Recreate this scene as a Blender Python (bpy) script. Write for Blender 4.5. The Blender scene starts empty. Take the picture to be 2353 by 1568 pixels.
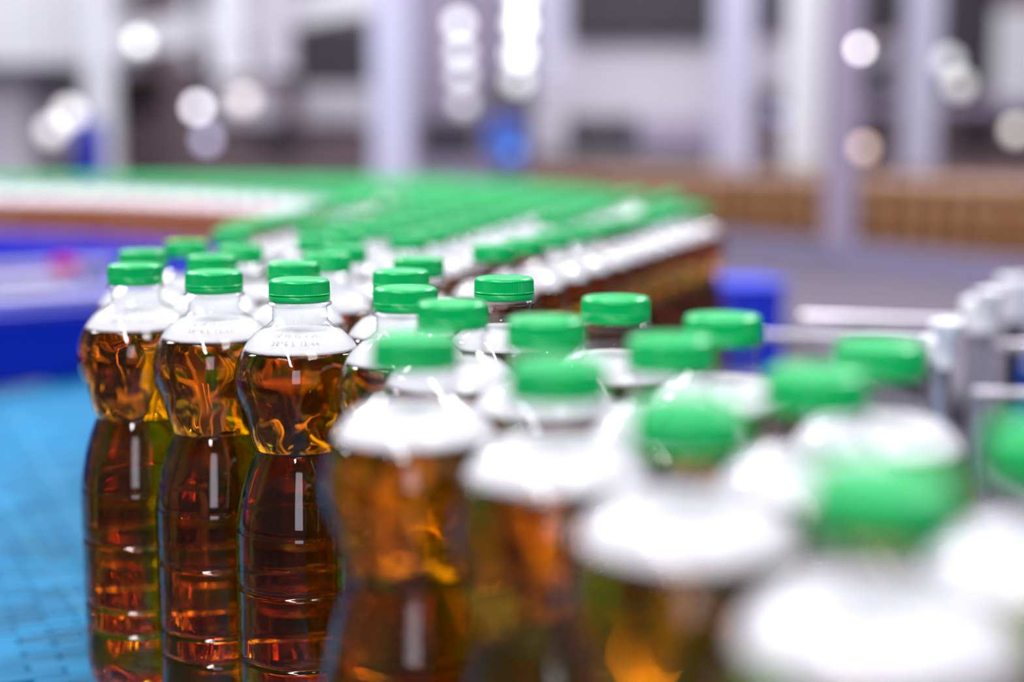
import bpy, math, random
import numpy as np
from mathutils import Vector, Matrix
random.seed(7)
S = bpy.context.scene
COL = S.collection
PI = math.pi

# ------------------------------------------------------------------ camera
F = 2353 * 50 / 36
PITCH = math.radians(7.6508)
HC = 0.06057            # camera height above the cap tops
BH = 0.238              # bottle height
ZC = HC + BH
cam = bpy.data.cameras.new('camera'); cam.lens = 50; cam.sensor_width = 36; cam.clip_start = 0.02; cam.clip_end = 60
cam.dof.use_dof = True; cam.dof.focus_distance = 0.672; cam.dof.aperture_fstop = 2.4
co = bpy.data.objects.new('camera', cam); COL.objects.link(co)
co.location = (0, 0, ZC); co.rotation_euler = (PI / 2 - PITCH, 0, 0)
S.camera = co

# ------------------------------------------------------------------ world, lights, exposure
w = bpy.data.worlds.new('hall_ambience'); S.world = w; w.use_nodes = True
bg = w.node_tree.nodes['Background']; bg.inputs[0].default_value = (0.80, 0.79, 0.90, 1); bg.inputs[1].default_value = 0.14

def area(name, loc, target, sx, sy, power, col=(1, 1, 1), up='Y'):
    l = bpy.data.lights.new(name, 'AREA'); l.shape = 'RECTANGLE'; l.size = sx; l.size_y = sy; l.energy = power; l.color = col
    o = bpy.data.objects.new(name, l); COL.objects.link(o); o.location = loc
    d = Vector(target) - Vector(loc); o.rotation_euler = d.to_track_quat('-Z', up).to_euler()
    return o
# overhead fluorescent tube running from over the line to behind the camera
a, b = Vector((-1.03, 0.40, 2.2)), Vector((-0.60, -2.10, 2.2))
tl = area('tube_lamp', (a + b) / 2, (a + b) / 2 + Vector((0, 0, -1)), 0.18, (b - a).length, 80, (0.97, 0.97, 1.0))
tl.rotation_euler = (0, 0, math.atan2((b - a).y, (b - a).x) - PI / 2)
area('hall_lamp_left', (-2.4, 3.1, 2.6), (-0.1, 0.7, 0.2), 0.5, 0.5, 70, (0.97, 0.96, 1))
area('glint_light_right', (1.6, 2.6, 2.4), (0.1, 0.8, 0.2), 0.35, 0.35, 70, (0.97, 0.96, 1))  # unseen light, small and strong for glints on the amber bottles
area('hall_window', (-0.12, -3.6, 1.45), (-0.12, 0, 0.6), 1.05, 2.0, 28, (0.93, 0.88, 1.0))
area('front_fill_right', (0.32, 0.10, 1.05), (0.14, 0.32, 0.2), 0.30, 0.30, 3.6, (0.98, 0.97, 1))  # added fill, no known lamp: brightens foam of the near right bottles
area('key_light_above', (0.3, 0.9, 3.0), (0.1, 0.9, 0), 2.2, 2.2, 17, (0.98, 0.97, 1))  # added soft key over the line to light foam and caps
area('background_fill', (0.0, 4.6, 3.6), (0.0, 6.6, 0.4), 5.0, 2.0, 120, (0.97, 0.96, 1))  # added overhead fill that brightens the hall background

for k, (x, y, z) in enumerate(((-1.5, 3.6, 2.7), (0.1, 3.3, 2.7), (1.9, 3.8, 2.7), (-2.2, 6.0, 3.0), (-0.5, 6.4, 3.0), (1.6, 6.2, 3.0), (-3.6, 3.2, 2.7))):
    tb = area('amber_backlight', (x, y, z), (x, y, 0), 0.14, 1.5, 30, (0.97, 0.97, 1)); tb.rotation_euler = (0, 0, 0.35)  # unseen tubes added to shine through the amber liquid
vs = S.view_settings
vs.view_transform = 'Standard'; vs.look = 'None'; vs.exposure = 0.24; vs.gamma = 1; vs.use_curve_mapping = False
cy = S.cycles
cy.max_bounces = 13; cy.transmission_bounces = 12; cy.glossy_bounces = 4; cy.diffuse_bounces = 2
cy.use_adaptive_sampling = True; cy.adaptive_threshold = 0.03; cy.transparent_max_bounces = 24; cy.volume_bounces = 0
cy.sample_clamp_indirect = 12; cy.sample_clamp_direct = 0
cy.caustics_reflective = False; cy.caustics_refractive = True; cy.blur_glossy = 0.4
cy.use_denoising = True
try: cy.denoiser = 'OPENIMAGEDENOISE'
except Exception: pass

# ------------------------------------------------------------------ materials
def mat(name, col, rough=0.5, metal=0.0, coat=0.0, spec=0.5, emit=None, es=0.0, noise=None, bump=None):
    m = bpy.data.materials.new(name); m.use_nodes = True
    nt = m.node_tree; p = nt.nodes['Principled BSDF']
    p.inputs['Base Color'].default_value = (*col, 1); p.inputs['Roughness'].default_value = rough
    p.inputs['Metallic'].default_value = metal; p.inputs['Coat Weight'].default_value = coat
    p.inputs['Specular IOR Level'].default_value = spec
    if emit: p.inputs['Emission Color'].default_value = (*emit, 1); p.inputs['Emission Strength'].default_value = es
    tc = nt.nodes.new('ShaderNodeTexCoord')
    if noise:
        sc, amt = noise
        n = nt.nodes.new('ShaderNodeTexNoise'); n.inputs['Scale'].default_value = sc; n.inputs['Detail'].default_value = 4
        nt.links.new(tc.outputs['Object'], n.inputs['Vector'])
        mx = nt.nodes.new('ShaderNodeMix'); mx.data_type = 'RGBA'
        mx.inputs['A'].default_value = tuple(c * (1 - amt) for c in col) + (1,)
        mx.inputs['B'].default_value = tuple(min(1, c * (1 + amt)) for c in col) + (1,)
        nt.links.new(n.outputs['Fac'], mx.inputs['Factor']); nt.links.new(mx.outputs['Result'], p.inputs['Base Color'])
    if bump:
        sc, st, dist = bump
        v = nt.nodes.new('ShaderNodeTexNoise'); v.inputs['Scale'].default_value = sc
        nt.links.new(tc.outputs['Object'], v.inputs['Vector'])
        bn = nt.nodes.new('ShaderNodeBump'); bn.inputs['Strength'].default_value = st; bn.inputs['Distance'].default_value = dist
        nt.links.new(v.outputs['Fac'], bn.inputs['Height']); nt.links.new(bn.outputs['Normal'], p.inputs['Normal'])
    return m

M = {}
M['cap'] = mat('green_plastic', (0.0, 0.42, 0.105), 0.30, spec=0.35)
M['band'] = mat('green_band_plastic', (0.0, 0.38, 0.09), 0.28, spec=0.4)
M['ink'] = mat('grey_ink', (0.52, 0.51, 0.56), 0.6)

def foam_mat():
    m = bpy.data.materials.new('beer_foam'); m.use_nodes = True; nt = m.node_tree; p = nt.nodes['Principled BSDF']
    tc = nt.nodes.new('ShaderNodeTexCoord')
    v = nt.nodes.new('ShaderNodeTexVoronoi'); v.inputs['Scale'].default_value = 1100
    nt.links.new(tc.outputs['Object'], v.inputs['Vector'])
    r = nt.nodes.new('ShaderNodeValToRGB'); r.color_ramp.elements[0].position = 0.0; r.color_ramp.elements[0].color = (0.93, 0.925, 0.95, 1)
    r.color_ramp.elements[1].position = 0.9; r.color_ramp.elements[1].color = (0.80, 0.79, 0.84, 1)
    nt.links.new(v.outputs['Distance'], r.inputs['Fac']); nt.links.new(r.outputs['Color'], p.inputs['Base Color'])
    p.inputs['Roughness'].default_value = 0.7; p.inputs['Specular IOR Level'].default_value = 0.2
    t = nt.nodes.new('ShaderNodeBsdfTranslucent'); t.inputs['Color'].default_value = (0.97, 0.96, 1, 1)
    mx = nt.nodes.new('ShaderNodeMixShader'); mx.inputs[0].default_value = 0.3
    out = nt.nodes['Material Output']
    nt.links.new(p.outputs[0], mx.inputs[1]); nt.links.new(t.outputs[0], mx.inputs[2]); nt.links.new(mx.outputs[0], out.inputs['Surface'])
    return m
M['foam'] = foam_mat()
M['foam_far'] = mat('far_foam_shoulder', (0.84, 0.83, 0.88), 0.5, coat=1.0)

def shell_mat(name, tint, edge, frost):
    m = bpy.data.materials.new(name); m.use_nodes = True; nt = m.node_tree
    for n in list(nt.nodes): nt.nodes.remove(n)
    out = nt.nodes.new('ShaderNodeOutputMaterial')
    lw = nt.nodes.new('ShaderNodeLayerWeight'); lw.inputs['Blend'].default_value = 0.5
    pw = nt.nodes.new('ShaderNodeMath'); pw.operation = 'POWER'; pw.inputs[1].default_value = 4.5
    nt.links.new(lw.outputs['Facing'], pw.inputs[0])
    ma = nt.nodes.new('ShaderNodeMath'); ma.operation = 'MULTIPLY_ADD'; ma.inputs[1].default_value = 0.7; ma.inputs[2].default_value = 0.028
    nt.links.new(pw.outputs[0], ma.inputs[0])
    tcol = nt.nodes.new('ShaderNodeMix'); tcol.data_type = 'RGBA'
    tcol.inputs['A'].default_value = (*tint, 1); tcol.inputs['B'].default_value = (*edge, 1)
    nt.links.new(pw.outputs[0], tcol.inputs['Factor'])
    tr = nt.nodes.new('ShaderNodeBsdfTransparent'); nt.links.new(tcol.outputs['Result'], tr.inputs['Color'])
    df = nt.nodes.new('ShaderNodeBsdfTranslucent'); df.inputs['Color'].default_value = (0.95, 0.95, 1, 1)
    m1 = nt.nodes.new('ShaderNodeMixShader'); m1.inputs[0].default_value = frost
    nt.links.new(tr.outputs[0], m1.inputs[1]); nt.links.new(df.outputs[0], m1.inputs[2])
    gl = nt.nodes.new('ShaderNodeBsdfGlossy'); gl.inputs['Roughness'].default_value = 0.03
    m2 = nt.nodes.new('ShaderNodeMixShader')
    nt.links.new(ma.outputs[0], m2.inputs[0]); nt.links.new(m1.outputs[0], m2.inputs[1]); nt.links.new(gl.outputs[0], m2.inputs[2])
    nt.links.new(m2.outputs[0], out.inputs['Surface'])
    return m
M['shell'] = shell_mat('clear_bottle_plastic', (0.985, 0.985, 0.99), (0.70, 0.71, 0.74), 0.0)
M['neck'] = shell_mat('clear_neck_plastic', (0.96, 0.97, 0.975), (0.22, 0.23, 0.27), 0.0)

def liquid_mat(name, dens, col):
    m = bpy.data.materials.new(name); m.use_nodes = True; nt = m.node_tree; p = nt.nodes['Principled BSDF']
    p.inputs['Base Color'].default_value = (1, 1, 1, 1); p.inputs['Roughness'].default_value = 0.0
    p.inputs['IOR'].default_value = 1.34; p.inputs['Transmission Weight'].default_value = 1
    v = nt.nodes.new('ShaderNodeVolumeAbsorption'); v.inputs['Color'].default_value = (*col, 1); v.inputs['Density'].default_value = dens
    nt.links.new(v.outputs[0], nt.nodes['Material Output'].inputs['Volume'])
    return m
M['liquid'] = liquid_mat('amber_liquid', 115, (0.985, 0.905, 0.01))
def far_liquid():
    m = bpy.data.materials.new('amber_liquid_far'); m.use_nodes = True; nt = m.node_tree; p = nt.nodes['Principled BSDF']
    p.inputs['Base Color'].default_value = (0.62, 0.21, 0.012, 1); p.inputs['Roughness'].default_value = 0.2; p.inputs['Coat Weight'].default_value = 1
    p.inputs['IOR'].default_value = 1.4; p.inputs['Transmission Weight'].default_value = 0.2
    return m
M['liquid_far'] = far_liquid()

# ------------------------------------------------------------------ helpers
def link(name, me, parent=None, m=None):
    o = bpy.data.objects.new(name, me); COL.objects.link(o)
    if parent is not None: o.parent = parent
    if m is not None and me is not None and not me.materials: me.materials.append(m)
    return o
def thing(name, label, cat, loc=(0, 0, 0), rz=0, group=None):
    o = bpy.data.objects.new(name, None); COL.objects.link(o); o.location = loc; o.rotation_euler = (0, 0, rz)
    o.empty_display_size = 0.02
    o['label'] = label; o['category'] = cat
    if group: o['group'] = group
    return o
def tag(o, label=None, cat=None, group=None, kind=None):
    if label: o['label'] = label
    if cat: o['category'] = cat
    if group: o['group'] = group
    if kind: o['kind'] = kind
    return o
def mesh(name, vs_, fs, m=None, smooth=True):
    me = bpy.data.meshes.new(name); me.from_pydata(vs_, [], fs); me.update()
    if smooth: me.polygons.foreach_set('use_smooth', [True] * len(me.polygons))
    if m: me.materials.append(m)
    return me
class MB:
    def __init__(s): s.v = []; s.f = []
    def box(s, c, size, rz=0, bev=0.0, rot=None):
        cx, cy_, cz = c; hx, hy, hz = [q / 2 for q in size]; i = len(s.v)
        R = rot if rot is not None else Matrix.Rotation(rz, 3, 'Z')
        if bev <= 0:
            P = [(-hx, -hy, -hz), (hx, -hy, -hz), (hx, hy, -hz), (-hx, hy, -hz), (-hx, -hy, hz), (hx, -hy, hz), (hx, hy, hz), (-hx, hy, hz)]
            Fc = [(0, 3, 2, 1), (4, 5, 6, 7), (0, 1, 5, 4), (1, 2, 6, 5), (2, 3, 7, 6), (3, 0, 4, 7)]
        else:
            b_ = bev; P = []
            for z, k in ((-hz, b_), (-hz + b_, 0), (hz - b_, 0), (hz, b_)):
                x0, y0 = hx - k, hy - k; c_ = b_ if k == 0 else b_ * 0.5
                P += [(-x0 + c_, -y0, z), (x0 - c_, -y0, z), (x0, -y0 + c_, z), (x0, y0 - c_, z), (x0 - c_, y0, z), (-x0 + c_, y0, z), (-x0, y0 - c_, z), (-x0, -y0 + c_, z)]
            Fc = [tuple(range(7, -1, -1)), tuple(range(24, 32))]
            for r in range(3):
                for q in range(8):
                    a_, b2 = r * 8 + q, r * 8 + (q + 1) % 8
                    Fc.append((a_, b2, b2 + 8, a_ + 8))
        for p in P:
            q = R @ Vector(p); s.v.append((q.x + cx, q.y + cy_, q.z + cz))
        s.f += [tuple(k + i for k in f) for f in Fc]
        return s
    def tube(s, a, b, r, n=16, r2=None, cap=True):
        a, b = Vector(a), Vector(b); d = (b - a).normalized(); u = d.orthogonal().normalized(); v = d.cross(u); i = len(s.v)
        r2 = r if r2 is None else r2
        for p, rr in ((a, r), (b, r2)):
            for k in range(n):
                t = 2 * PI * k / n; q = p + u * (rr * math.cos(t)) + v * (rr * math.sin(t)); s.v.append(tuple(q))
        for k in range(n): s.f.append((i + k, i + (k + 1) % n, i + n + (k + 1) % n, i + n + k))
        if cap: s.f.append(tuple(i + k for k in range(n - 1, -1, -1))); s.f.append(tuple(i + n + k for k in range(n)))
        return s
    def lathe(s, prof, n=24, c=(0, 0, 0)):
        i = len(s.v)
        for r, z in prof:
            for k in range(n):
                t = 2 * PI * k / n; s.v.append((c[0] + r * math.cos(t), c[1] + r * math.sin(t), c[2] + z))
        for j in range(len(prof) - 1):
            for k in range(n):
                a_, b_ = i + j * n + k, i + j * n + (k + 1) % n
                s.f.append((a_, b_, b_ + n, a_ + n))
        s.f.append(tuple(i + k for k in range(n - 1, -1, -1))); s.f.append(tuple(i + (len(prof) - 1) * n + k for k in range(n)))
        return s
    def build(s, name, m, parent=None, smooth=False):
        me = mesh(name, s.v, s.f, m, smooth)
        if smooth:
            try: me.set_sharp_from_angle(angle=math.radians(40))
            except Exception: pass
        return link(name, me, parent)
def ang(py): return PITCH + math.atan((py - 784) / F)
def P(px, py, h):
    """ground position (x, y) of a point h metres below the camera that the photograph shows at px, py"""
    G = h / math.tan(ang(py)); D = G * math.cos(PITCH) + h * math.sin(PITCH)
    return (px - 1176.5) * D / F, G
def W(px, py, G):
    """world x, z of a point at ground distance G"""
    h = G * math.tan(ang(py)); D = G * math.cos(PITCH) + h * math.sin(PITCH)
    return (px - 1176.5) * D / F, ZC - h

# ------------------------------------------------------------------ bottle meshes (z measured down from the cap top, in mm)
PT = [(20.4, 13.6), (22, 15.4), (23.5, 17.8), (26.5, 21.8), (30.3, 25.4), (35.3, 28.4), (41, 30.8), (47, 32.0), (51, 32.1), (57, 31.2), (62, 29.6),
      (70.5, 26.9), (79, 24.2), (81.2, 23.2), (82.4, 22.7), (83.6, 23.2), (86, 24.3), (91, 26.3), (100.6, 29.2), (112, 31.6), (118.6, 32.8), (120.2, 33.05), (121.6, 33.1),
      (130, 33.15), (160, 33.1), (190, 33.1), (214, 33.1), (221, 32.5), (228, 30.6), (234, 27.2)]
ZP = np.array([p[0] for p in PT]); RP = np.array([p[1] for p in PT])
dl = np.diff(RP) / np.diff(ZP)
mm = np.zeros(len(ZP)); mm[0] = dl[0]; mm[-1] = dl[-1]
for i in range(1, len(ZP) - 1):
    mm[i] = 0 if dl[i - 1] * dl[i] <= 0 else 2 * dl[i - 1] * dl[i] / (dl[i - 1] + dl[i])
GRO = (148.2, 183.6, 197.1)
def rad(z):
    i = int(np.clip(np.searchsorted(ZP, z) - 1, 0, len(ZP) - 2)); h = ZP[i + 1] - ZP[i]; t = (z - ZP[i]) / h
    r = (2*t**3-3*t*t+1)*RP[i] + (t**3-2*t*t+t)*h*mm[i] + (-2*t**3+3*t*t)*RP[i+1] + (t**3-t*t)*h*mm[i+1]
    for g in GRO: r -= 1.35 * math.exp(-((z - g) / 1.15) ** 2)
    r -= 0.45 * math.exp(-((z - 119.9) / 0.9) ** 2)
    return r
def flute(z, t):
    k = 0
    if 52 < z < 82: k = 0.42 * math.sin((z - 52) / 30 * PI) * math.cos(9 * (t + 0.018 * (z - 52)))
    return k
FULLZ = list(np.arange(20.4, 79, 1.9)) + [79, 80.2, 81.2, 81.8, 82.4, 83.0, 83.6, 84.8, 86, 88.5] + list(np.arange(91, 118, 3)) + [118, 119, 119.5, 120, 120.5, 121.2, 122.5, 130, 138]
for g in GRO: FULLZ += [g - 3.2, g - 2.2, g - 1.5, g - 0.9, g - 0.4, g, g + 0.4, g + 0.9, g + 1.5, g + 2.2, g + 3.2]
FULLZ += [160, 170, 205, 211, 214, 216, 218, 220, 222, 224, 226, 228, 230, 232, 234]
FULLZ = sorted(FULLZ)
LOWZ = [20.4, 23.5, 27, 31, 35.3, 41, 48, 55, 62, 70.5, 78, 82.4, 87, 92, 101, 112, 120, 130, 146, 148.2, 150.4, 181.5, 183.6, 185.7, 195, 197.1, 199.2, 214, 222, 230, 234]
BASE = [(24.5, 236.6), (21, 238), (17, 237.6), (12, 234.5), (6, 232.5), (0.3, 232)]
def bring(vs_, n, z, r, off):
    for k in range(n):
        t = 2 * PI * k / n
        rr = r + flute(z, t) - off; zz = z
        if z > 214 and r > 1:       # five feet with valleys between them
            f5 = 0.5 - 0.5 * math.cos(5 * t); q = min(1, (z - 214) / 20)
            if z > 234.2 or r < 26: zz = z - 5.5 * f5 * min(1, r / 18)
            rr -= 2.6 * q * f5
        vs_.append((rr * math.cos(t) / 1000, rr * math.sin(t) / 1000, (238 - zz) / 1000))
def revolve(name, rows, n, off, m, closetop=False):
    v = []; f = []
    for z, r in rows: bring(v, n, z, r, off if r > 1 else 0)
    for j in range(len(rows) - 1):
        for k in range(n):
            a_, b_ = j * n + k, j * n + (k + 1) % n; f.append((a_, a_ + n, b_ + n, b_))
    L = (len(rows) - 1) * n; f.append(tuple(L + k for k in range(n - 1, -1, -1)))
    if closetop: f.append(tuple(range(n)))
    return mesh(name, v, f, m)
def body_mesh(n, zs):
    neck = [(3, 12.6), (12.0, 12.6)]
    rows = [(z, rad(z)) for z in zs] + [(b_[1], b_[0]) for b_ in BASE]
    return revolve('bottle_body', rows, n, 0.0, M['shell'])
def neck_mesh(n):
    prof = [(12.4, 11.2), (14.9, 11.35), (15.35, 11.9), (15.3, 12.6), (14.6, 13.0), (13.2, 13.3), (13.0, 14.2), (13.15, 15.6), (12.9, 15.9), (13.1, 17.4), (13.3, 18.6), (12.95, 18.9), (13.3, 19.6), (13.6, 20.4)]
    if n < 30: prof = [prof[i] for i in (0, 2, 3, 5, 9, 13)]
    v = []; f = []
    for r, z in prof:
        for k in range(n):
            t = 2 * PI * k / n; v.append((r * math.cos(t) / 1000, r * math.sin(t) / 1000, (238 - z) / 1000))
    for j in range(len(prof) - 1):
        for k in range(n):
            a_, b_ = j * n + k, j * n + (k + 1) % n; f.append((a_, a_ + n, b_ + n, b_))
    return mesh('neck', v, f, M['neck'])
FOAMZ = 34.3
def liquid_mesh(n, zs, m):
    rows = [(FOAMZ, rad(FOAMZ))] + [(z, rad(z)) for z in zs if z > FOAMZ + 0.6] + [(b_[1] - 0.5, b_[0]) for b_ in BASE]
    return revolve('liquid', rows, n, 0.45, m, True)
def foam_mesh(n):
    rows = []
    rnd = random.Random(3)
    v = []; f = []
    prof = [(0.3, 24.6), (10, 24.8), (17.0, 24.9), (rad(25.6) - 0.6, 25.5), (rad(28) - 0.6, 28), (rad(30.5) - 0.6, 30.5), (rad(32.5) - 0.6, 32.5), (rad(33.8) - 0.6, 33.8), (rad(34.2) - 1.6, 34.2), (0.3, 34.25)]
    for j, (r, z) in enumerate(prof):
        for k in range(n):
            t = 2 * PI * k / n; dz = (rnd.random() - 0.5) * 0.5 if j in (3, 7, 8) and n > 60 else 0
            v.append((r * math.cos(t) / 1000, r * math.sin(t) / 1000, (238 - z + (abs(dz) if j > 6 else dz)) / 1000))
    for j in range(len(prof) - 1):
        for k in range(n):
            a_, b_ = j * n + k, j * n + (k + 1) % n; f.append((a_, a_ + n, b_ + n, b_))
    f.append(tuple(range(n))); L = (len(prof) - 1) * n; f.append(tuple(L + k for k in range(n - 1, -1, -1)))
    return mesh('foam', v, f, M['foam'])
def cap_mesh(n, knurl):
    prof = [(0.2, 0.05, 0), (8, 0.0, 0), (11.6, 0.05, 0), (12.8, 0.25, 0), (13.7, 0.8, 0), (14.15, 1.5, 0), (14.3, 1.9, 0), (14.35, 2.1, 1), (14.5, 6.9, 1), (14.55, 7.1, 0), (14.75, 7.35, 0), (14.7, 7.65, 0), (13.2, 7.75, 0)]
    v = []; f = []
    for r, z, kn in prof:
        for k in range(n):
            t = 2 * PI * k / n; rr = r - (0.32 if (kn and knurl and k % 2) else 0)
            v.append((rr * math.cos(t) / 1000, rr * math.sin(t) / 1000, (238 - z) / 1000))
    for j in range(len(prof) - 1):
        for k in range(n):
            a_, b_ = j * n + k, j * n + (k + 1) % n; f.append((a_, a_ + n, b_ + n, b_))
    f.append(tuple(range(n)))
    me = mesh('cap', v, f, M['cap'])
    if knurl:
        sm = [not (6 * n <= i < 8 * n) for i in range(len(me.polygons))]; me.polygons.foreach_set('use_smooth', sm)
    return me
def band_mesh(n):
    prof = [(13.4, 7.7), (14.2, 7.8), (14.55, 8.1), (14.5, 10.4), (14.3, 10.9), (13.6, 11.1)]
    v = []; f = []
    for r, z in prof:
        for k in range(n):
            t = 2 * PI * k / n; v.append((r * math.cos(t) / 1000, r * math.sin(t) / 1000, (238 - z) / 1000))
    for j in range(len(prof) - 1):
        for k in range(n):
            a_, b_ = j * n + k, j * n + (k + 1) % n; f.append((a_, a_ + n, b_ + n, b_))
    return mesh('tamper_band', v, f, M['band'])

HI = dict(body=body_mesh(90, FULLZ), neck=neck_mesh(72), liquid=liquid_mesh(90, FULLZ, M['liquid']), foam=foam_mesh(120), cap=cap_mesh(216, True), band=band_mesh(72))
LO = dict(body=body_mesh(36, LOWZ), neck=neck_mesh(28), liquid=liquid_mesh(36, LOWZ, M['liquid']), foam=foam_mesh(36), cap=cap_mesh(36, False), band=band_mesh(36))
def far_mesh(capmat, capped=True):
    """small far bottle: one mesh, three materials"""
    n = 20; me = bpy.data.meshes.new('far_bottle'); v = []; f = []; mi = []
    def sweep(prof, k_):
        i = len(v)
        for r, z in prof:
            for k in range(n):
                t = 2 * PI * k / n; v.append((r * math.cos(t) / 1000, r * math.sin(t) / 1000, (238 - z) / 1000))
        for j in range(len(prof) - 1):
            for k in range(n):
                a_, b_ = i + j * n + k, i + j * n + (k + 1) % n; f.append((a_, a_ + n, b_ + n, b_)); mi.append(k_)
        L = i + (len(prof) - 1) * n
        f.append(tuple(i + k for k in range(n))); mi.append(k_); f.append(tuple(L + k for k in range(n - 1, -1, -1))); mi.append(k_)
    sweep([(0.2, 0), (12.8, 0.2), (14.3, 1.6), (14.6, 7.2), (14.6, 11), (12.5, 11.2)], 0)
    sweep([(12.5, 11.3), (15.2, 11.8), (15.2, 12.8), (13.1, 13.4), (13.3, 19)] + [(rad(z), z) for z in (20.5, 23.5, 27, 31, 34.3)], 1)
    sweep([(rad(z), z) for z in LOWZ if z > 34.5] + [(20, 238), (0.3, 233)], 2)
    me.from_pydata(v, [], f); me.update()
    for m_ in (capmat, M['foam_far'], M['liquid_far']): me.materials.append(m_)
    me.polygons.foreach_set('material_index', mi); me.polygons.foreach_set('use_smooth', [True] * len(f))
    return me
FAR = far_mesh(M['cap'])

def make_bottle(kit):
    t = thing('beer_bottle', 'x', 'bottle')
    link('bottle_body', kit['body'], t); link('neck', kit['neck'], t); link('liquid', kit['liquid'], t); link('foam', kit['foam'], t)
    c = link('cap', kit['cap'], t); link('tamper_band', kit['band'], c)
    return t
def copy_bottle(src):
    r = src.copy(); COL.objects.link(r)
    for ch in list(src.children):
        c = ch.copy(); COL.objects.link(c); c.parent = r
        for g in list(ch.children):
            d = g.copy(); COL.objects.link(d); d.parent = c
    return r

# ------------------------------------------------------------------ where the bottles stand (cap-top centres read off the photograph)
NEAR = [
 (687, 639, 'amber bottle with sharp green cap and printed date code, right one of the sharp trio'),
 (493, 621, 'amber bottle with green cap, middle one of the sharp trio at the left'),
 (311, 606, 'amber bottle with green cap, leftmost of the sharp trio, beside the bare blue belt'),
 (933, 658, 'green-capped bottle just right of the sharp trio, bulge half hidden'),
 (921, 620, 'green cap directly behind the one just right of the sharp trio'),
 (901, 588, 'third green cap back in the line of three caps right of the sharp trio'),
 (1152, 635, 'sharp green-capped bottle standing alone before the band of far white shoulders'),
 (1043, 692, 'softly blurred green cap left of the lone sharp cap and in front of it'),
 (1241, 730, 'blurred green-capped bottle just right of and before the lone sharp cap'),
 (1415, 680, 'slightly soft green-capped bottle next right of the lone sharp cap'),
 (1660, 722, 'blurred green-capped bottle, second right of the lone sharp cap'),
 (2015, 788, 'blurred green-capped bottle at the right guard rail, below the white rail bracket'),
 (970, 766, 'blurred bottle with large foam collar over amber, first bottle of the nearest row'),
 (1282, 828, 'heavily blurred bottle, second of the nearest row, orange glint in its bulge'),
 (1585, 926, 'heavily blurred bottle, third of the nearest row, with wide white foam shoulder'),
 (2065, 1074, 'most blurred bottle of the nearest row, huge white foam dome, lower right'),
 (1538, 771, 'blurred green cap wedged between two caps in the middle of the front group'),
 (1886, 845, 'heavily blurred green cap in the front group, its top left edge against the steel rail'),
 (2400, 986, 'heavily blurred green-capped bottle cut off by the right edge of the picture'),
 (355, 575, 'green-capped bottle right behind the leftmost of the sharp trio'),
 (472, 584, 'green-capped bottle right behind the middle one of the sharp trio'),
 (650, 602, 'green-capped bottle behind and between the middle and right of the sharp trio'),
 (728, 566, 'blurred green cap two rows behind the right one of the sharp trio'),
 (602, 564, 'blurred green cap two rows behind the middle of the sharp trio, between two nearer caps'),
 (428, 552, 'blurred green cap at the left rim of the crowd, third back from the sharp trio'),
 (530, 528, 'blurred green cap at the left rim of the crowd, fourth back from the sharp trio'),
 (800, 583, 'blurred bottle whose white shoulder fills the gap behind the right one of the sharp trio'),
]
pts = [np.array(P(x, y, HC)) for x, y, _ in NEAR]
orig = [p.copy() for p in pts]
SP = 0.0668
fixed = {0: .05, 1: .05, 2: .05}
for it in range(400):
    for i in range(len(pts)):
        for j in range(i + 1, len(pts)):
            d = pts[j] - pts[i]; L = np.linalg.norm(d)
            if L < SP:
                wi, wj = fixed.get(i, 1), fixed.get(j, 1); s = (SP - L) * 1.0 / (wi + wj); u = d / L
                pts[i] = pts[i] - u * s * wi; pts[j] = pts[j] + u * s * wj
    if it < 300:
        for i in range(len(pts)): pts[i] = pts[i] + (orig[i] - pts[i]) * 0.03
for i, p in enumerate(pts):
    dd = np.linalg.norm(p - orig[i])
    if dd > 0.008: print('MOVED', NEAR[i][:2], round(dd, 4), p)

hi0 = make_bottle(HI); lo0 = make_bottle(LO)
used = {'hi': False, 'lo': False}
def put(kind, x, y, label, group, rz):
    src = hi0 if kind == 'hi' else lo0
    if not used[kind]: r = src; used[kind] = True
    else: r = copy_bottle(src)
    r.location = (x, y, 0); r.rotation_euler = (0, 0, rz); r['label'] = label; r['group'] = group
    return r
near_objs = []
for i, ((x, y, lab), p) in enumerate(zip(NEAR, pts)):
    g = 'green-capped bottles of the front group'
    near_objs.append(put('hi' if i < 22 else 'lo', p[0], p[1], lab, g, 0.0 if i < 3 else random.random() * 6.28))

# date code printed on the shoulder of the sharp bottles
def date_code(parent, az, seed):
    for row, (txt, zc) in enumerate((('12 10 15 0 062', 25.0), ('2816 L 15:44', 28.4))):
        cu = bpy.data.curves.new('code', 'FONT'); cu.body = txt; cu.size = 3.1; cu.space_character = 1.25; cu.resolution_u = 2; cu.align_x = 'CENTER'; cu.align_y = 'CENTER'
        tmp = bpy.data.objects.new('tmp', cu); COL.objects.link(tmp)
        bpy.context.view_layer.update()
        me0 = tmp.evaluated_get(bpy.context.evaluated_depsgraph_get()).to_mesh()
        V = [v.co.copy() for v in me0.vertices]; Fs = [tuple(p_.vertices) for p_ in me0.polygons]
        bpy.data.objects.remove(tmp)
        out = []
        for v in V:
            z = zc - v.y * 0.80; r = rad(z) + 0.12; t = -PI / 2 + az + (v.x - 1.5 - row) / 21.5
            out.append((r * math.cos(t) / 1000, r * math.sin(t) / 1000, (238 - z) / 1000 + 0.00006))
        if parent.type != 'MESH': pass
        me = mesh('date_code', out, Fs, M['ink'], False)
        link('date_code', me, parent)
for i in range(3):
    p = pts[i]; date_code(near_objs[i], -math.atan2(p[0], p[1]) * 1.0, i)

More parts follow.
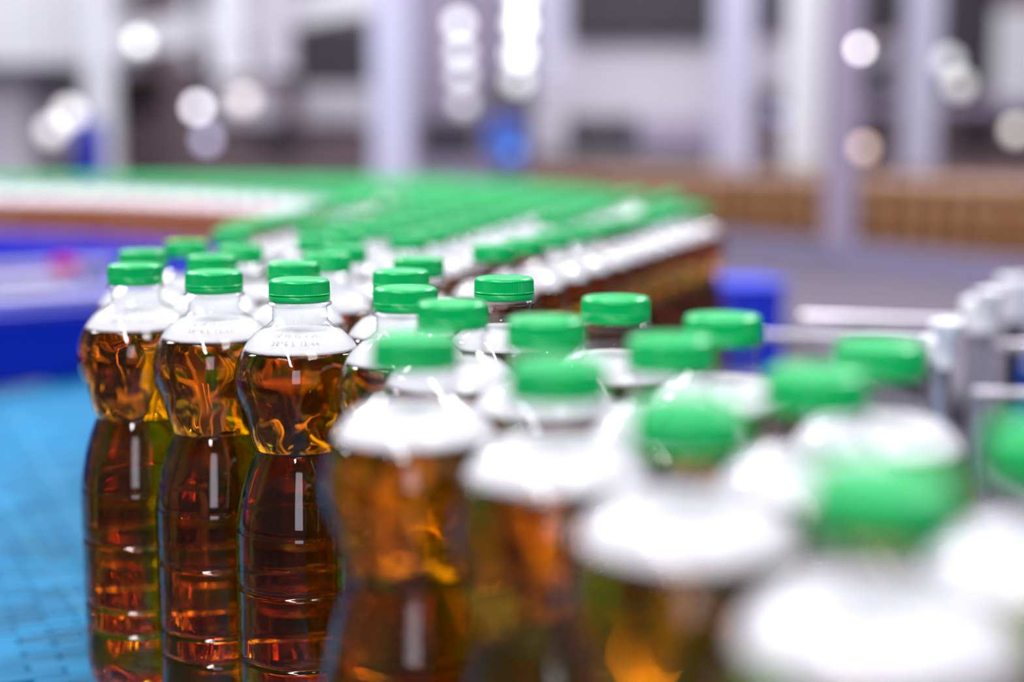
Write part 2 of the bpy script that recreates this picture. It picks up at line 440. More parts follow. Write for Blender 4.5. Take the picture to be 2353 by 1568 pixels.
# the crowd behind
def poly_in(p, poly):
    x, y = p; c = False; n = len(poly)
    for i in range(n):
        x1, y1 = poly[i]; x2, y2 = poly[(i + 1) % n]
        if (y1 > y) != (y2 > y) and x < (x2 - x1) * (y - y1) / (y2 - y1) + x1: c = not c
    return c
R0, R1 = P(962, 596, HC), P(1612, 466, HC)
LF = [P(-60, 417, HC), P(0, 417, HC), P(250, 420, HC), P(500, 427, HC), P(700, 436, HC), P(850, 448, HC)]
JN = (-0.20, 1.75)
BACK = [P(1560, 446, HC), P(1300, 424, HC), P(1000, 408, HC), P(600, 407, HC), P(-60, 405, HC)]
allp = [tuple(p) for p in pts]
cells = {}
def free(x, y, sp=0.0665):
    cx, cy_ = int(x // 0.07), int(y // 0.07)
    for a_ in (-1, 0, 1):
        for b_ in (-1, 0, 1):
            for q in cells.get((cx + a_, cy_ + b_), ()):
                if (q[0] - x) ** 2 + (q[1] - y) ** 2 < sp * sp: return False
    return True
def add(x, y, store):
    cells.setdefault((int(x // 0.07), int(y // 0.07)), []).append((x, y)); store.append((x, y))
for p in allp: cells.setdefault((int(p[0] // 0.07), int(p[1] // 0.07)), []).append(p)
crowd = []
def ordn(n): return '%d%s' % (n, 'th' if 10 <= n % 100 <= 20 else {1: 'st', 2: 'nd', 3: 'rd'}.get(n % 10, 'th'))
special = {}
def along(poly, sp=0.0675, fmt=None):
    acc = 0; cnt = 0
    for (x1, y1), (x2, y2) in zip(poly[:-1], poly[1:]):
        L = math.hypot(x2 - x1, y2 - y1); t = acc
        while t < L:
            x = x1 + (x2 - x1) * t / L; y = y1 + (y2 - y1) * t / L
            if free(x, y):
                add(x, y, crowd)
                if fmt: cnt += 1; special[(x, y)] = fmt % ordn(cnt)
            t += sp
        acc = t - L
along([R0, R1], fmt='%s green-capped bottle back along the right edge of the crowd behind')
along(LF[::-1], fmt="%s green-capped bottle from the right in the far-left row's front line")
along([(-0.235, 1.14), JN, LF[-1]], fmt='%s green-capped bottle back along the left edge of the crowd behind')
poly = [(-0.21, 0.80), (-0.24, 1.1), JN] + LF[::-1] + BACK[::-1] + [R1, R0]
u = Vector((0.76, -0.65)).normalized(); v_ = Vector((u.x * 0.5 - u.y * 0.866, u.x * 0.866 + u.y * 0.5)); s0 = 0.0677
for i in range(-110, 110):
    for j in range(-110, 110):
        q = u * (i * s0) + v_ * (j * s0); x = q.x - 0.1 + random.uniform(-.0004, .0004); y = q.y + 0.9 + random.uniform(-.0004, .0004)
        if 0.82 < y < 6 and poly_in((x, y), poly) and free(x, y): add(x, y, crowd)
# second chance to close the gaps the lattice left along the explicit rows
for k in range(30000):
    x = random.uniform(-2.2, 0.6); y = random.uniform(0.82, 4.6)
    if poly_in((x, y), poly) and free(x, y): add(x, y, crowd)
crowd.sort(key=lambda q: q[1])
print('CROWD', len(crowd))
G1 = 'green-capped bottles of the crowd behind'
far0 = None; nfar = 0; restv = []
for (x, y) in crowd:
    if y < 1.75:
        put('lo', x, y, special.get((x, y), 'blurred green-capped amber bottle inside the packed crowd close behind the sharp ones'), G1, random.random() * 6.28); nfar += 1
    elif nfar < 268:
        o = link('beer_bottle', FAR); o.location = (x, y, 0); o.rotation_euler = (0, 0, random.random() * 6)
        tag(o, special.get((x, y), 'far green-capped bottle, a blurred dot inside the crowd beyond the nearer caps'), 'bottle', 'far green-capped bottles of the crowd'); nfar += 1
    else: restv.append((x, y))
if restv:
    sv = np.empty(len(FAR.vertices) * 3); FAR.vertices.foreach_get('co', sv); sv = sv.reshape(-1, 3)
    sf = [tuple(p_.vertices) for p_ in FAR.polygons]; mi = [p_.material_index for p_ in FAR.polygons]
    V = []; Fs = []; MI = []
    for k, (x, y) in enumerate(restv):
        V += [(a_[0] + x, a_[1] + y, a_[2]) for a_ in sv]; Fs += [tuple(q + k * len(sv) for q in f_) for f_ in sf]; MI += mi
    me = mesh('far_bottle_crowd', V, Fs); 
    for m_ in FAR.materials: me.materials.append(m_)
    me.polygons.foreach_set('material_index', MI)
    tag(link('far_bottle_crowd', me), 'uncountable farthest green-capped bottles at the back left of the crowd', 'bottles', None, 'stuff')

# ------------------------------------------------------------------ belt: modular plastic conveyor of small links
M['belt'] = mat('light_blue_belt', (0.007, 0.145, 0.30), 0.6, spec=0.15, noise=(10, 0.3), bump=(900, 0.15, 0.0003))
M['belt2'] = mat('teal_blue_belt_link', (0.006, 0.12, 0.25), 0.6, spec=0.15, noise=(40, 0.25))
M['belt_line'] = mat('pale_blue_seam', (0.05, 0.27, 0.44), 0.6, spec=0.15)
BZ = 0.0
belt = thing('conveyor_belt', 'light blue modular plastic conveyor belt under all the bottles, bare at the lower left', 'conveyor belt', (0, 0, 0))
ba = math.atan2(-0.91, 0.42)       # running direction of the belt
bd = Vector((math.cos(ba), math.sin(ba))); bn_ = Vector((-bd.y, bd.x))
slab = MB()
nl = P(-40, 896, ZC); nr = P(230, 864, ZC)
bx = [(0.115, 0.12), (0.34, 0.12), (0.40, 0.92), (0.30, 0.98), (0.115, 1.06), (0.28, 1.95), (0.30, 2.6), (0.1, 4.4), (-2.6, 4.9), (-2.6, 2.9), (-0.45, 1.9), nr, nl, (-1.15, 1.3), (-0.90, 0.95), (-0.275, 0.765)]
i0 = 0
slab.v = [(x, y, -0.0036) for x, y in bx] + [(x, y, -0.03) for x, y in bx]
n_ = len(bx); slab.f = [tuple(range(n_)), tuple(range(2 * n_ - 1, n_ - 1, -1))] + [(k, n_ + k, n_ + (k + 1) % n_, (k + 1) % n_) for k in range(n_)]
slab.build('belt_carrier', M['belt2'], belt)
PL, PWd = 0.0381, 0.0127
links = []
for r in range(-150, 260):
    for c in range(-60, 70):
        q = bd * (-r * PWd) + bn_ * (c * PL + (r % 2) * PL / 2); x, y = q.x - 0.2, q.y + 0.3
        if not (0.12 < y < 2.3): continue
        if not poly_in((x, y), bx): continue
        if abs(x) > 0.46 * y + 0.10: continue
        # keep out of the border strip at the navy guard
        if x < nr[0] + 0.02:
            e = (nr[1] - nl[1]) / (nr[0] - nl[0]); 
            if y > nl[1] + e * (x - nl[0]) - 0.03: continue
        links.append((x, y))
def px_y(x, y):
    h = ZC; t = math.atan(h / y); return 784 + F * math.tan(t - PITCH), 1176.5 + x * F / (y * math.cos(PITCH) + h * math.sin(PITCH))
def vis(q):
    py, px = px_y(*q); return -40 < px < 380 and 850 < py < 1640
lv = [q for q in links if vis(q)]; lv.sort(key=lambda q: q[1])
near_links = lv[:300]; ns = set(near_links)
lm = MB().box((0, 0, -0.0018), (PL * 0.975, PWd * 0.95, 0.0036), 0, 0.0009)
M['belt_link'] = M['belt'].copy(); nt_ = M['belt_link'].node_tree      # links vary at random in tone
oi = nt_.nodes.new('ShaderNodeObjectInfo'); mr = nt_.nodes.new('ShaderNodeMapRange'); mr.inputs['To Min'].default_value = 0.75; mr.inputs['To Max'].default_value = 1.45
nt_.links.new(oi.outputs['Random'], mr.inputs['Value']); hs = nt_.nodes.new('ShaderNodeHueSaturation'); nt_.links.new(mr.outputs[0], hs.inputs['Value'])
nt_.links.new([n for n in nt_.nodes if n.type == 'MIX'][0].outputs['Result'], hs.inputs['Color']); nt_.links.new(hs.outputs['Color'], nt_.nodes['Principled BSDF'].inputs['Base Color'])
lme = mesh('belt_link', lm.v, lm.f, M['belt_link'], False)
for q in near_links:
    o = link('belt_link', lme, belt); o.location = (q[0], q[1], random.uniform(-.0003, 0)); o.rotation_euler = (random.uniform(-.05, .05), random.uniform(-.012, .012), ba + PI / 2)
rest = MB()
for q in links:
    if q not in ns: rest.box((q[0], q[1], -0.0018), (PL * 0.975, PWd * 0.95, 0.0036), ba + PI / 2)
o = rest.build('belt_links', M['belt'], belt); o['kind'] = 'stuff'
def strip(p0, p1, w_):
    a_, b_ = P(*p0, ZC), P(*p1, ZC); c = ((a_[0] + b_[0]) / 2, (a_[1] + b_[1]) / 2, 0.0002)
    L = math.hypot(b_[0] - a_[0], b_[1] - a_[1]); r_ = math.atan2(b_[1] - a_[1], b_[0] - a_[0])
    return MB().box(c, (L, w_, 0.0012), r_).build('belt_seam', M['belt_line'], belt)
strip((20, 925), (215, 1265), 0.0022)
strip((-30, 1112), (215, 1440), 0.0016)

# ------------------------------------------------------------------ blue guard, ledge and fittings at the left
M['navy'] = mat('navy_blue_panel', (0.0, 0.012, 0.36), 0.35, noise=(6, 0.1))
M['blue'] = mat('violet_blue_panel', (0.03, 0.045, 0.62), 0.35)
M['blue2'] = mat('bright_blue_plastic', (0.015, 0.05, 0.85), 0.4)
M['steel'] = mat('brushed_steel', (0.55, 0.53, 0.62), 0.38, 0.75, bump=(60, 0.1, 0.001))
M['steel2'] = mat('dull_steel', (0.40, 0.37, 0.44), 0.5, 0.5)
M['white_pl'] = mat('white_plastic', (0.86, 0.85, 0.90), 0.4)
M['red'] = mat('red_plastic', (0.80, 0.02, 0.06), 0.35)
M['black'] = mat('black_plastic', (0.02, 0.018, 0.03), 0.5)
ZL = 0.088
gl_ = []
for k, q in enumerate(LF):
    d_ = Vector(LF[min(k + 1, len(LF) - 1)]) - Vector(LF[max(k - 1, 0)]); d_.normalize(); o_ = Vector((d_.y, -d_.x))
    gl_.append(tuple(Vector(q) + o_ * 0.06))
gl_ = [(gl_[0][0] - 1.2, gl_[0][1] + 0.02)] + gl_
e = Vector((nr[0] - nl[0], nr[1] - nl[1])).normalized(); en = Vector((-e.y, e.x))
g0 = Vector(nl) - e * 0.9; g1 = Vector(nr) + e * 0.28
t = thing('side_guard', 'deep navy blue side panel bounding the bare belt at the left', 'guard', (g0.x, g0.y, 0))
def gpanel(name, p0, p1, th, z0, z1, m, par, off=0.0):
    c = (p0 + p1) / 2 + en * (th / 2 + off) - (g0 if par else Vector((0, 0))); L = (p1 - p0).length
    return MB().box((c.x, c.y, (z0 + z1) / 2), (L, th, z1 - z0), math.atan2(e.y, e.x), 0.002).build(name, m, par)
gpanel('panel', g0, g1, 0.012, 0.0005, ZL, M['navy'], t)
gpanel('top_lip', g0, g1, 0.03, ZL + 0.0005, ZL + 0.006, M['navy'], t)
# ledge behind it
lx = [(g0.x, g0.y + 0.02), (g1.x, g1.y + 0.02), (-0.33, 1.98), (-0.40, 2.55), LF[0] and (-2.4, 2.9), (-2.4, 1.0)]
lx = [(g0.x - 0.02, g0.y + 0.05), (g1.x - 0.02, g1.y + 0.045), (gl_[-1][0] - .02, gl_[-1][1] - .08)] + [(q[0], q[1] - 0.03) for q in gl_[::-1]][1:]
mb = MB(); mb.v = [(x, y, ZL - 0.004) for x, y in lx] + [(x, y, 0.002) for x, y in lx]; n_ = len(lx)
mb.f = [tuple(range(n_)), tuple(range(2 * n_ - 1, n_ - 1, -1))] + [(k, n_ + k, n_ + (k + 1) % n_, (k + 1) % n_) for k in range(n_)]
tag(mb.build('machine_ledge', M['blue']), 'flat violet blue machine ledge behind the navy side panel', 'machine cover')
def seg(name, a_, b_, th, z0, z1, m, par=None, bev=0.002):
    a_, b_ = Vector(a_), Vector(b_); c = (a_ + b_) / 2
    return MB().box((c.x, c.y, (z0 + z1) / 2), ((b_ - a_).length, th, z1 - z0), math.atan2((b_ - a_).y, (b_ - a_).x), bev).build(name, m, par)
# steel frames lying on the ledge (blurred grey bands)
def onl(px, py, z=ZL): return P(px, py, ZC - z)
t = thing('steel_profile', 'grey steel profile lying along the blue ledge near the red button', 'profile', (0, 0, 0))
seg('profile_bar', onl(-80, 638), onl(265, 622), 0.05, ZL, ZL + 0.018, M['steel'], t)
seg('profile_foot', onl(-40, 650), onl(0, 648), 0.03, ZL - 0.004, ZL, M['black'], t)
t = thing('steel_profile', 'wider pale steel profile at the front of the blue ledge above the navy panel', 'profile', (0, 0, 0))
seg('profile_bar', onl(-80, 676), onl(130, 663), 0.06, ZL, ZL + 0.020, M['steel2'], t)
seg('profile_lip', onl(-80, 704), onl(280, 678), 0.05, ZL, ZL + 0.012, M['steel'], t)
q = onl(148, 648)
t = thing('stop_button', 'round red mushroom button on the steel ledge at the left', 'button', (q[0], q[1], ZL - 0.004))
MB().box((0, 0, 0.008), (0.05, 0.05, 0.016), 0.2, 0.003).build('button_box', M['steel2'], t)
MB().lathe([(0.006, 0.016), (0.006, 0.022), (0.021, 0.024), (0.023, 0.030), (0.018, 0.038), (0.004, 0.040)], 32).build('push_head', M['red'], t, True)
q = onl(215, 640)
t = thing('sensor_block', 'small dark sensor block between the red button and the leftmost sharp bottle', 'sensor', (q[0], q[1], ZL - 0.004))
MB().box((0, 0, 0.010), (0.05, 0.035, 0.02), 0.5, 0.003).build('housing', M['black'], t)
MB().tube((0, 0, 0.020), (0, 0, 0.028), 0.008).build('sensor_eye', M['steel'], t, True)
# upright blue guard in front of the far-left line
t = thing('line_guard', 'violet blue guard board below the far-left row of bottles', 'guard', (0, 0, 0))
for a_, b_ in zip(gl_[:-1], gl_[1:]): seg('guard_board', a_, b_, 0.012, 0.0005, 0.142, M['blue'], t)

# ------------------------------------------------------------------ guard rail at the right of the front group
rail = thing('guard_rail', 'round steel guard rods on white plastic brackets at the right of the bottles', 'guard rail', (0, 0, 0))
M['rod'] = mat('polished_steel', (0.9, 0.86, 0.92), 0.22, 0.6)
def wpt(px, py, G): x, z = W(px, py, G); return Vector((x, G, z))
for (a_, b_, r_) in (((1845, 727, 1.30), (2215, 738, 1.16), 0.0032), ((1745, 771, 1.20), (2150, 786, 1.10), 0.0034), ((2240, 905, 1.12), (2520, 912, 1.06), 0.0042), ((2290, 795, 1.16), (2520, 806, 1.10), 0.005)):
    MB().tube(wpt(*a_), wpt(*b_), r_, 20).build('rod', M['rod'], rail, True)
def bracket(px, py, G, wpx, hpx, label):
    p = wpt(px, py, G); k = G / F
    t = thing('rail_bracket', label, 'bracket', (p.x, p.y, 0), 0, 'white plastic brackets of the guard rail')
    MB().box((0, 0, p.z), (wpx * k, 0.030, hpx * k), 0.1, 0.004).build('clamp_head', M['white_pl'], t)
    MB().lathe([(0.006, 0), (0.006, 0.02), (0.012, 0.028), (0.012, 0.034), (0.003, 0.036)], 20, (0, -0.02, p.z - 0.01)).build('clamp_knob', M['white_pl'], t, True)
    MB().tube((0.006, 0.0, -0.0), (0.0, 0.0, p.z - hpx * k / 2), 0.010, 20).build('post', M['steel'], t, True)
    return t
bracket(2253, 728, 1.18, 72, 90, 'white plastic rail bracket farther right, standing before the steel table')
bracket(2155, 806, 1.04, 60, 70, 'white plastic rail bracket beside the blurred cap at the guard rail, on a grey post')
q = wpt(2335, 690, 1.5)
t = thing('rail_clamp', 'pale clamp at the right picture edge behind the brackets', 'clamp', (q.x, q.y, 0))
MB().box((0, 0, q.z), (0.035, 0.03, 0.05), 0.2, 0.004).build('clamp_body', M['white_pl'], t)
MB().tube((0, 0, 0), (0, 0, q.z - 0.02), 0.012, 16).build('post', M['black'], t, True)
q = P(2280, 960, ZC - 0.0)
seg_o = seg('belt_border', (0.50, 0.75), (0.56, 2.3), 0.03, -0.03, 0.012, M['black']); tag(seg_o, 'black plastic border strip at the right edge of the blue belt', 'border strip')
t = thing('drive_cover', 'saturated blue drive cover at the end of the right guard rails', 'cover', (0, 0, 0))
p = wpt(2265, 880, 1.32)
MB().box((p.x + 0.13, p.y, 0.05), (0.16, 0.12, 0.10), 0.1, 0.008).build('cover_shell', mat('deep_blue_plastic', (0.0, 0.05, 0.30), 0.4), t)
MB().tube((p.x + 0.13, p.y - 0.062, 0.06), (p.x + 0.13, p.y - 0.07, 0.06), 0.014).build('cover_bolt', M['steel'], t, True)

# ------------------------------------------------------------------ right conveyor with the single file of uncapped amber bottles
M['rconv'] = mat('violet_steel', (0.26, 0.24, 0.38), 0.5, 0.2)
M['rtable'] = mat('grey_steel_table', (0.095, 0.078, 0.11), 0.55, 0.05, noise=(5, 0.12))
A0, A1 = Vector(P(1600, 530, ZC)), Vector(P(2420, 612, ZC))
A0 = A0 + (A0 - A1) * 0.8
dA = (A1 - A0).normalized(); nA = Vector((dA.y, -dA.x))
if nA.y > 0: nA = -nA
cv = thing('side_conveyor', 'steel conveyor at the right with a violet grey side plate under the far amber bottles', 'conveyor', (0, 0, 0))
def segA(name, p0, p1, off, wd, z0, z1, m, par):
    a_, b_ = p0 + nA * off, p1 + nA * off
    return seg(name, a_, b_, wd, z0, z1, m, par)
A2 = A1 + dA * 1.2
segA('side_plate', A0, A2, 0.09, 0.01, -0.095, 0.006, M['rconv'], cv)
segA('running_surface', A0, A2, -0.13, 0.42, -0.03, -0.001, M['steel2'], cv)
segA('guide_strip', A0, A2, 0.082, 0.012, 0.008, 0.016, M['rconv'], cv)
M['bcap'] = mat('brown_cap_plastic', (0.20, 0.09, 0.06), 0.3, coat=1.0)
BF = far_mesh(M['bcap']); BF.materials[1] = mat('amber_shoulder', (0.34, 0.19, 0.13), 0.25, coat=1.0); BF.materials[2] = mat('dark_amber', (0.26, 0.115, 0.035), 0.2, coat=1.0)
tq = 0.0
while True:
    pq = A0 + dA * tq + nA * 0.045
    if 1176.5 + pq.x * F / (pq.y * math.cos(PITCH) + ZC * math.sin(PITCH)) > 1928: break
    tq += 0.005
nB = 0
frow = {0: [], 1: [], 2: []}
for row, (off, sp) in enumerate(((0.02, 0.100), (-0.12, 0.115), (-0.27, 0.120))):
    L = (A1 - A0).length + 0.5; t_ = random.random() * 0.05
    while t_ < L:
        p = A0 + dA * t_ + nA * off
        if p.y > 3.05 and (p - pq).length > 0.09:
            o = link('amber_bottle', BF); o.location = (p.x, p.y, 0); nB += 1; frow[row].append((1176.5 + p.x * F / (p.y * math.cos(PITCH) + 0.15 * math.sin(PITCH)), o))
            tag(o, ['amber bottle with brown cap in the front file on the far right conveyor', 'amber bottle with brown cap in the middle file on the far right conveyor', 'amber bottle with brown cap in the rear file on the far right conveyor'][row], 'bottle',
                ['front file of amber bottles on the side conveyor', 'middle file of amber bottles on the side conveyor', 'rear file of amber bottles on the side conveyor'][row])
        t_ += sp + random.choice((0, 0, 0, 0.02, 0.05))
for row, l in frow.items():
    l = sorted([q for q in l if q[0] < 2353], key=lambda q: -q[0])
    for k, (px, o) in enumerate(l): o['label'] = '%s amber bottle from the right picture edge in the %s file of the side conveyor' % (ordn(k + 1), ('front', 'middle', 'rear')[row])
# grey steel table between the front belt and the right conveyor
tx = [(0.50, 1.35), (0.66, 1.35), (1.3, 1.35), (1.9, 2.6), tuple(A2 + nA * 0.12), tuple(A0 + nA * 0.12), (0.64, 2.45)]
tx = [(0.30, 1.30), (1.5, 1.30), tuple(A2 + nA * 0.11), tuple(A0 + (A1 - A0) * 0.45 + nA * 0.11), (0.55, 2.4), (0.42, 1.95), (0.18, 1.34)]
mb = MB(); mb.v = [(x, y, -0.06) for x, y in tx] + [(x, y, -0.075) for x, y in tx]; n_ = len(tx)
mb.f = [tuple(range(n_)), tuple(range(2 * n_ - 1, n_ - 1, -1))] + [(k, n_ + k, n_ + (k + 1) % n_, (k + 1) % n_) for k in range(n_)]
tag(mb.build('steel_table', M['rtable']), 'flat grey steel table between the front belt and the right conveyor', 'table')
p = wpt(1715, 655, 2.15)
t = thing('blue_crate', 'saturated blue plastic crate at the end of the row of bottles, before the right conveyor', 'crate', (p.x, p.y, -0.06), 0.2)
mb = MB(); mb.box((0, 0, 0.078), (0.085, 0.10, 0.155), 0, 0.004); mb.build('crate_body', M['blue2'], t)
MB().box((0, 0, 0.159), (0.095, 0.11, 0.008), 0, 0.002).build('rim', M['blue2'], t)

# ------------------------------------------------------------------ hall
M['floor'] = mat('grey_hall_floor', (0.10, 0.085, 0.10), 0.4, noise=(2, 0.2))
M['wall'] = mat('mauve_grey_wall', (0.30, 0.265, 0.32), 0.7, noise=(1.2, 0.35))
o = MB().box((0, 5, -0.93), (24, 24, 0.06)).build('floor', M['floor']); o['kind'] = 'structure'
o = MB().box((0, 10.2, 1.6), (24, 0.2, 5.0)).build('wall_back', M['wall']); o['kind'] = 'structure'
o = MB().box((0, 5, 4.55), (24, 24, 0.1)).build('ceiling', mat('grey_ceiling', (0.55, 0.53, 0.58), 0.8)); o['kind'] = 'structure'
M['white'] = mat('white_painted_metal', (0.86, 0.85, 0.90), 0.35)
M['lilac'] = mat('pale_lilac_metal', (0.60, 0.57, 0.74), 0.35)
M['mauve'] = mat('mauve_metal', (0.40, 0.34, 0.48), 0.4)
M['pale'] = mat('pale_grey_housing', (0.66, 0.62, 0.70), 0.45)
M['dark'] = mat('dark_grey_recess', (0.045, 0.038, 0.05), 0.5)
M['darkbrown'] = mat('dark_brown_recess', (0.035, 0.022, 0.025), 0.5)
M['midgrey'] = mat('mid_grey_housing', (0.17, 0.155, 0.19), 0.5)
M['brownish'] = mat('brown_grey_housing', (0.20, 0.14, 0.155), 0.5)
def bx_(name, x0, y0, x1, y1, G, dp, m, par, bev=0.01):
    a_ = (W(x0, 200, G)[0], W(x0, y0, G)[1]); b_ = (W(x1, 200, G)[0], W(x1, y1, G)[1])
    return MB().box(((a_[0] + b_[0]) / 2, G + dp / 2, (a_[1] + b_[1]) / 2), (abs(b_[0] - a_[0]), dp, abs(a_[1] - b_[1])), 0, bev).build(name, m, par)
FY = 1200    # a row well below the line of sight: the foot of things that stand on the hall floor
def foot(G): return 784 + F * math.tan(math.atan((ZC + 0.9) / G) - PITCH)
def post(px0, px1, G, m, label, ytop=-160, name='support_post', dp=0.12, ybot=None):
    t = thing(name, label, 'post' if name != 'hanging_duct' else 'duct')
    yb = foot(G) if ybot is None else ybot
    ytop = 784 + F * math.tan(math.atan((ZC - 4.5) / G) - PITCH)
    bx_('shaft', px0, ytop, px1, yb, G, dp, m, t)
    if ybot is None: bx_('base_plate', px0 - 15, yb - 5, px1 + 15, yb, G - 0.03, dp + 0.06, M['midgrey'], t)
    else: bx_('collar', px0 - 5, yb - 14, px1 + 5, yb, G - 0.01, dp + 0.02, m, t)
    return t
# posts
post(192, 252, 6.2, M['white'], 'white square post at the far left, dark blue drum at its foot')
post(852, 945, 5.2, M['lilac'], 'broad pale lilac post left of centre behind the crowd')
post(1648, 1735, 5.8, M['lilac'], 'pale lilac post right of centre, left one of the close pair')
post(1815, 1893, 5.6, M['white'], 'bright white post right of centre, right one of the close pair')
t = thing('support_post', 'mauve post standing on the side conveyor in front of its amber bottles', 'post')
kq = pq.y / F
MB().box((pq.x, pq.y, 2.25), (66 * kq, 0.05, 4.5), 0, 0.006).build('shaft', M['mauve'], t)
MB().box((pq.x, pq.y, 0.006), (90 * kq, 0.055, 0.011), 0, 0.002).build('base_plate', M['midgrey'], t)
post(2087, 2160, 5.8, M['lilac'], 'pale lilac post near the right side of the picture')
post(490, 566, 6.4, M['white'], 'white hanging duct left, broader bright one of the pair', name='hanging_duct', ybot=175)
post(585, 668, 6.6, M['pale'], 'greyer hanging duct right beside the bright white duct', name='hanging_duct', ybot=168)
post(425, 440, 6.5, M['white'], 'thin white hanging pipe at the upper left', name='hanging_duct', ybot=150, dp=0.03)
post(1250, 1302, 6.4, M['lilac'], 'pale hanging duct right of the two strings of lamps', name='hanging_duct', ybot=205)
# machines
t = thing('filling_machine', 'tall white machine housing at the far left with an overhanging bright top', 'machine')
bx_('housing', -500, 150, 60, foot(7), 7.0, 0.8, M['pale'], t); bx_('top_cover', -500, -200, 185, 150, 6.8, 1.0, M['white'], t)
bx_('service_window', 85, 165, 188, 205, 7.3, 0.05, M['darkbrown'], t)
bx_('control_panel', 95, 210, 185, 340, 7.2, 0.05, M['pale'], t)
t = thing('palletizer', 'dark-windowed grey brown machine behind the left ducts', 'machine')
bx_('housing', 215, 20, 850, foot(8.2), 8.2, 0.8, M['brownish'], t)
bx_('service_window', 222, 168, 375, 242, 8.14, 0.05, M['darkbrown'], t)
bx_('service_window', 440, 130, 490, 192, 8.14, 0.05, M['dark'], t)
bx_('service_window', 655, 55, 852, 200, 8.14, 0.05, M['dark'], t)
bx_('front_panel', 690, 200, 850, 285, 8.14, 0.05, M['pale'], t)
bx_('front_panel', 480, 195, 640, 285, 8.14, 0.05, M['pale'], t)
bx_('vent_panel', 590, 295, 690, 335, 8.14, 0.05, M['dark'], t)
# sloping duct
t = thing('sloping_duct', 'long white duct sloping up to the right across the upper left', 'duct')
a_ = wpt(262, 104, 7.35); b_ = wpt(900, -10, 7.35); mid = (a_ + b_) / 2; d = b_ - a_
rot = Matrix.Rotation(math.atan2(d.y, d.x), 3, 'Z') @ Matrix.Rotation(-math.atan2(d.z, math.hypot(d.x, d.y)), 3, 'Y')
MB().box(mid, (d.length, 0.15, 0.15), 0, 0.01, rot).build('duct_body', M['white'], t)
MB().box(a_ + d * 0.33, (0.03, 0.17, 0.17), 0, 0.005, rot).build('duct_flange', M['pale'], t)
MB().box(a_ + d * 0.66, (0.03, 0.17, 0.17), 0, 0.005, rot).build('duct_flange', M['pale'], t)
t = thing('labelling_machine', 'pale machine with dark upper front, left of the close pair of posts', 'machine')
bx_('housing', 1230, -200, 1645, foot(7.6), 7.6, 0.8, M['pale'], t)
bx_('upper_front', 1305, -150, 1645, 88, 7.54, 0.05, M['dark'], t)
bx_('service_window', 1305, 268, 1385, 345, 7.54, 0.05, M['dark'], t)
bx_('service_window', 1395, 268, 1465, 345, 7.54, 0.05, M['dark'], t)
bx_('plinth', 1235, 345, 1645, 400, 7.52, 0.07, M['midgrey'], t)
bx_('plinth', 1475, 275, 1645, 345, 7.54, 0.05, M['mauve'], t)
t = thing('control_cabinet', 'grey cabinet behind the lamp strings left of the pale machine', 'cabinet')
bx_('housing', 950, -200, 1228, foot(8.5), 8.5, 0.6, M['mauve'], t)
bx_('cabinet_door', 965, 275, 1095, 345, 8.44, 0.05, M['dark'], t)
bx_('cabinet_door', 1110, 180, 1225, 345, 8.44, 0.05, M['midgrey'], t)
t = thing('drive_motor', 'round blue motor on a stand behind the centre of the crowd', 'motor')
p = wpt(1163, 325, 5.15)
MB().tube((p.x, p.y, p.z), (p.x, p.y + 0.2, p.z), 0.072, 28).build('motor_body', mat('motor_blue', (0.03, 0.12, 0.55), 0.3), t, True)
MB().box((p.x, p.y + 0.1, p.z + 0.055), (0.12, 0.1, 0.06), 0, 0.006).build('terminal_box', M['navy'], t)
MB().box((p.x, p.y + 0.1, (p.z - 0.9) / 2 - 0.02), (0.06, 0.06, p.z + 0.82), 0, 0.004).build('stand', M['midgrey'], t)
t = thing('storage_drum', 'dark navy drum at the foot of the far left white post', 'drum')
p = wpt(203, 322, 5.8)
MB().lathe([(0.05, -0.95 - 0.0), (0.06, -0.9), (0.058, 0.3), (0.052, 0.32), (0.02, 0.325)], 28, (p.x, p.y, 0.1)).build('drum_body', M['navy'], t, True)
MB().lathe([(0.062, 0), (0.064, 0.01), (0.064, 0.03), (0.062, 0.04)], 28, (p.x, p.y, 0.28)).build('drum_hoop', M['navy'], t, True)
t = thing('packing_machine', 'dark-fronted machine behind the right-hand posts', 'machine')
bx_('housing', 1738, -200, 2700, foot(7.8), 7.8, 0.8, M['brownish'], t)
bx_('upper_front', 1738, -150, 1812, 62, 7.74, 0.05, M['dark'], t)
bx_('side_panel', 1738, 95, 1815, 210, 7.74, 0.05, M['pale'], t)
bx_('upper_front', 1972, -150, 2085, 60, 7.74, 0.05, M['dark'], t)
bx_('side_panel', 2010, 90, 2085, 200, 7.74, 0.05, M['pale'], t)
bx_('upper_front', 2165, -150, 2283, 225, 7.74, 0.05, M['dark'], t)
bx_('light_panel', 2288, 20, 2420, 232, 7.70, 0.09, M['white'], t)
bx_('service_window', 2215, 270, 2280, 330, 7.74, 0.05, M['dark'], t)
bx_('cross_member', 1970, 232, 2700, 258, 7.6, 0.08, M['mauve'], t)
t = thing('tilted_arm', 'dark diagonal arm crossing behind the bright disc of light at the right', 'arm')
a_ = wpt(1985, 190, 7.68); b_ = wpt(2110, 60, 7.68); d = b_ - a_
rot = Matrix.Rotation(-math.atan2(d.z, d.x), 3, 'Y')
MB().box((a_ + b_) / 2, (d.length, 0.06, 0.08), 0, 0.006, rot).build('arm_beam', M['midgrey'], t)
MB().tube(a_ + Vector((0, -0.05, 0)), a_ + Vector((0, 0.05, 0)), 0.06).build('arm_pivot', M['dark'], t, True)

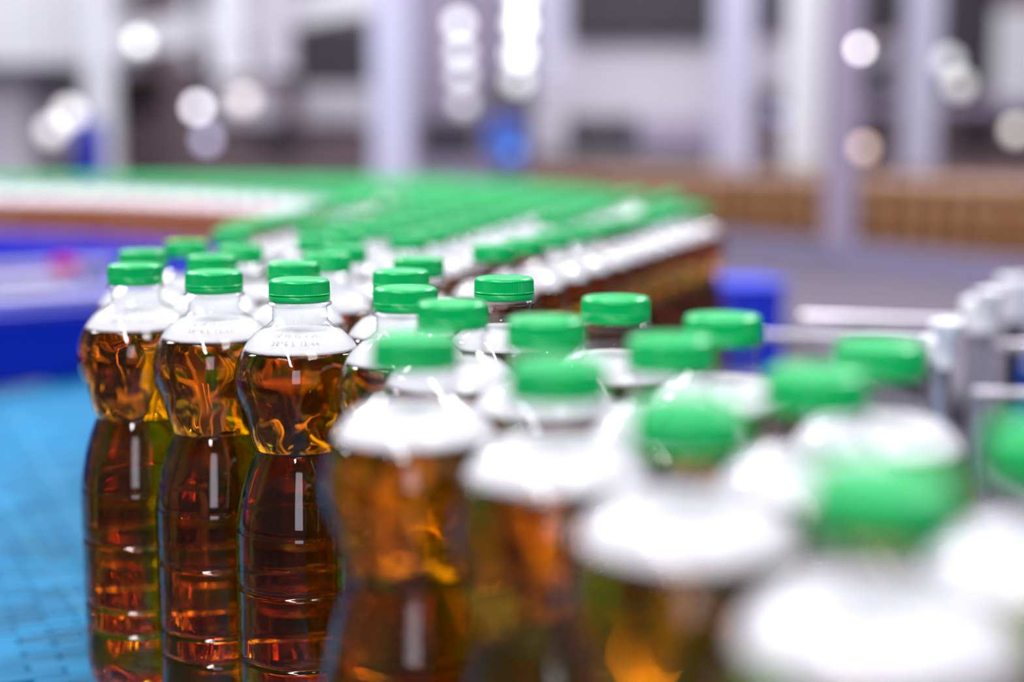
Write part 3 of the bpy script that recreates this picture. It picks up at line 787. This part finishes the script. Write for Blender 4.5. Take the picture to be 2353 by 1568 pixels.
# lamps (small glowing globes; the open lens turns them into discs)
def lamp(px, py, G, dpx, col, st, label, grp=None, hang=True):
    p = wpt(px, py, G); r = dpx * G / F / 2
    t = thing('signal_lamp', label, 'lamp', tuple(p), 0, grp)
    prof = [(max(1e-4, r * math.sin(k * PI / 10)), -r * math.cos(k * PI / 10)) for k in range(11)]
    m = mat('lamp_glow', col, 0.3, emit=col, es=st * 0.75)
    MB().lathe(prof, 20).build('lamp_globe', m, t, True)
    MB().tube((0, 0, r * 0.95), (0, 0, r + 0.02), r * 0.45, 12).build('lamp_socket', M['midgrey'], t, True)
    MB().tube((0, 0, r + 0.02), (0, 0, 4.5 - p.z), 0.003, 6).build('cable', M['midgrey'], t, True)
lamp(453, 247, 5.6, 26, (0.93, 0.90, 1), 7.5, 'bright round lamp left, over the lilac one', hang=True)
lamp(475, 322, 5.6, 30, (0.72, 0.68, 1), 2.2, 'dim lilac lamp just below the bright round lamp at left')
lamp(320, 95, 6.4, 28, (1, 1, 1), 4.5, 'round white lamp high at the left against the sloping duct')
lamp(1976, 112, 3.9, 20, (0.98, 0.94, 1), 11, 'bright round lamp right of the mauve post')
lamp(1985, 340, 4.6, 28, (1, 0.72, 0.62), 2.8, 'peach coloured lamp low beside the mauve post')
lamp(1790, 265, 5.0, 24, (0.35, 0.36, 0.75), 1.2, 'dim blue lamp between the close pair of posts')
lamp(560, 232, 6.0, 40, (0.95, 0.86, 0.84), 1.8, 'beige lamp right of the bright round lamp at left')
lamp(160, 262, 6.4, 44, (1, 0.97, 0.97), 2.6, 'soft white lamp left of the far left post')
lamp(118, 300, 6.2, 40, (0.98, 0.92, 0.95), 2.0, 'lowest soft white lamp at the far left')
lamp(2178, 142, 6.0, 40, (0.98, 0.97, 1), 1.5, 'upper one of two pale lamps right of the last lilac post')
lamp(2205, 195, 6.0, 40, (0.98, 0.97, 0.95), 1.5, 'lower one of two pale lamps right of the last lilac post')
lamp(2335, 300, 6.0, 34, (1, 0.92, 0.90), 2.2, 'pale pinkish lamp low at the right picture edge')
lamp(1180, 352, 4.5, 30, (0.10, 0.30, 1), 0.9, 'blue glowing indicator beneath the blue motor')
for k, (py, st) in enumerate(((55, 3.4), (120, 2.4), (175, 1.8), (240, 1.2))):
    lamp(1055 + k * 3, py, 5.8 + k * 0.12, 34, (0.94, 0.95, 1), st, ['top', 'second', 'third', 'lowest'][k] + ' lamp of the left string of four pale lamps', 'left string of pale lamps')
for k, (py, st) in enumerate(((-5, 5), (55, 6), (125, 5), (185, 2.2))):
    lamp(1195 - k * 2, py, 5.6 + k * 0.12, 38, (0.98, 0.99, 1), st, ['top', 'second', 'third', 'lowest'][k] + ' lamp of the right string of four bright lamps', 'right string of bright lamps')
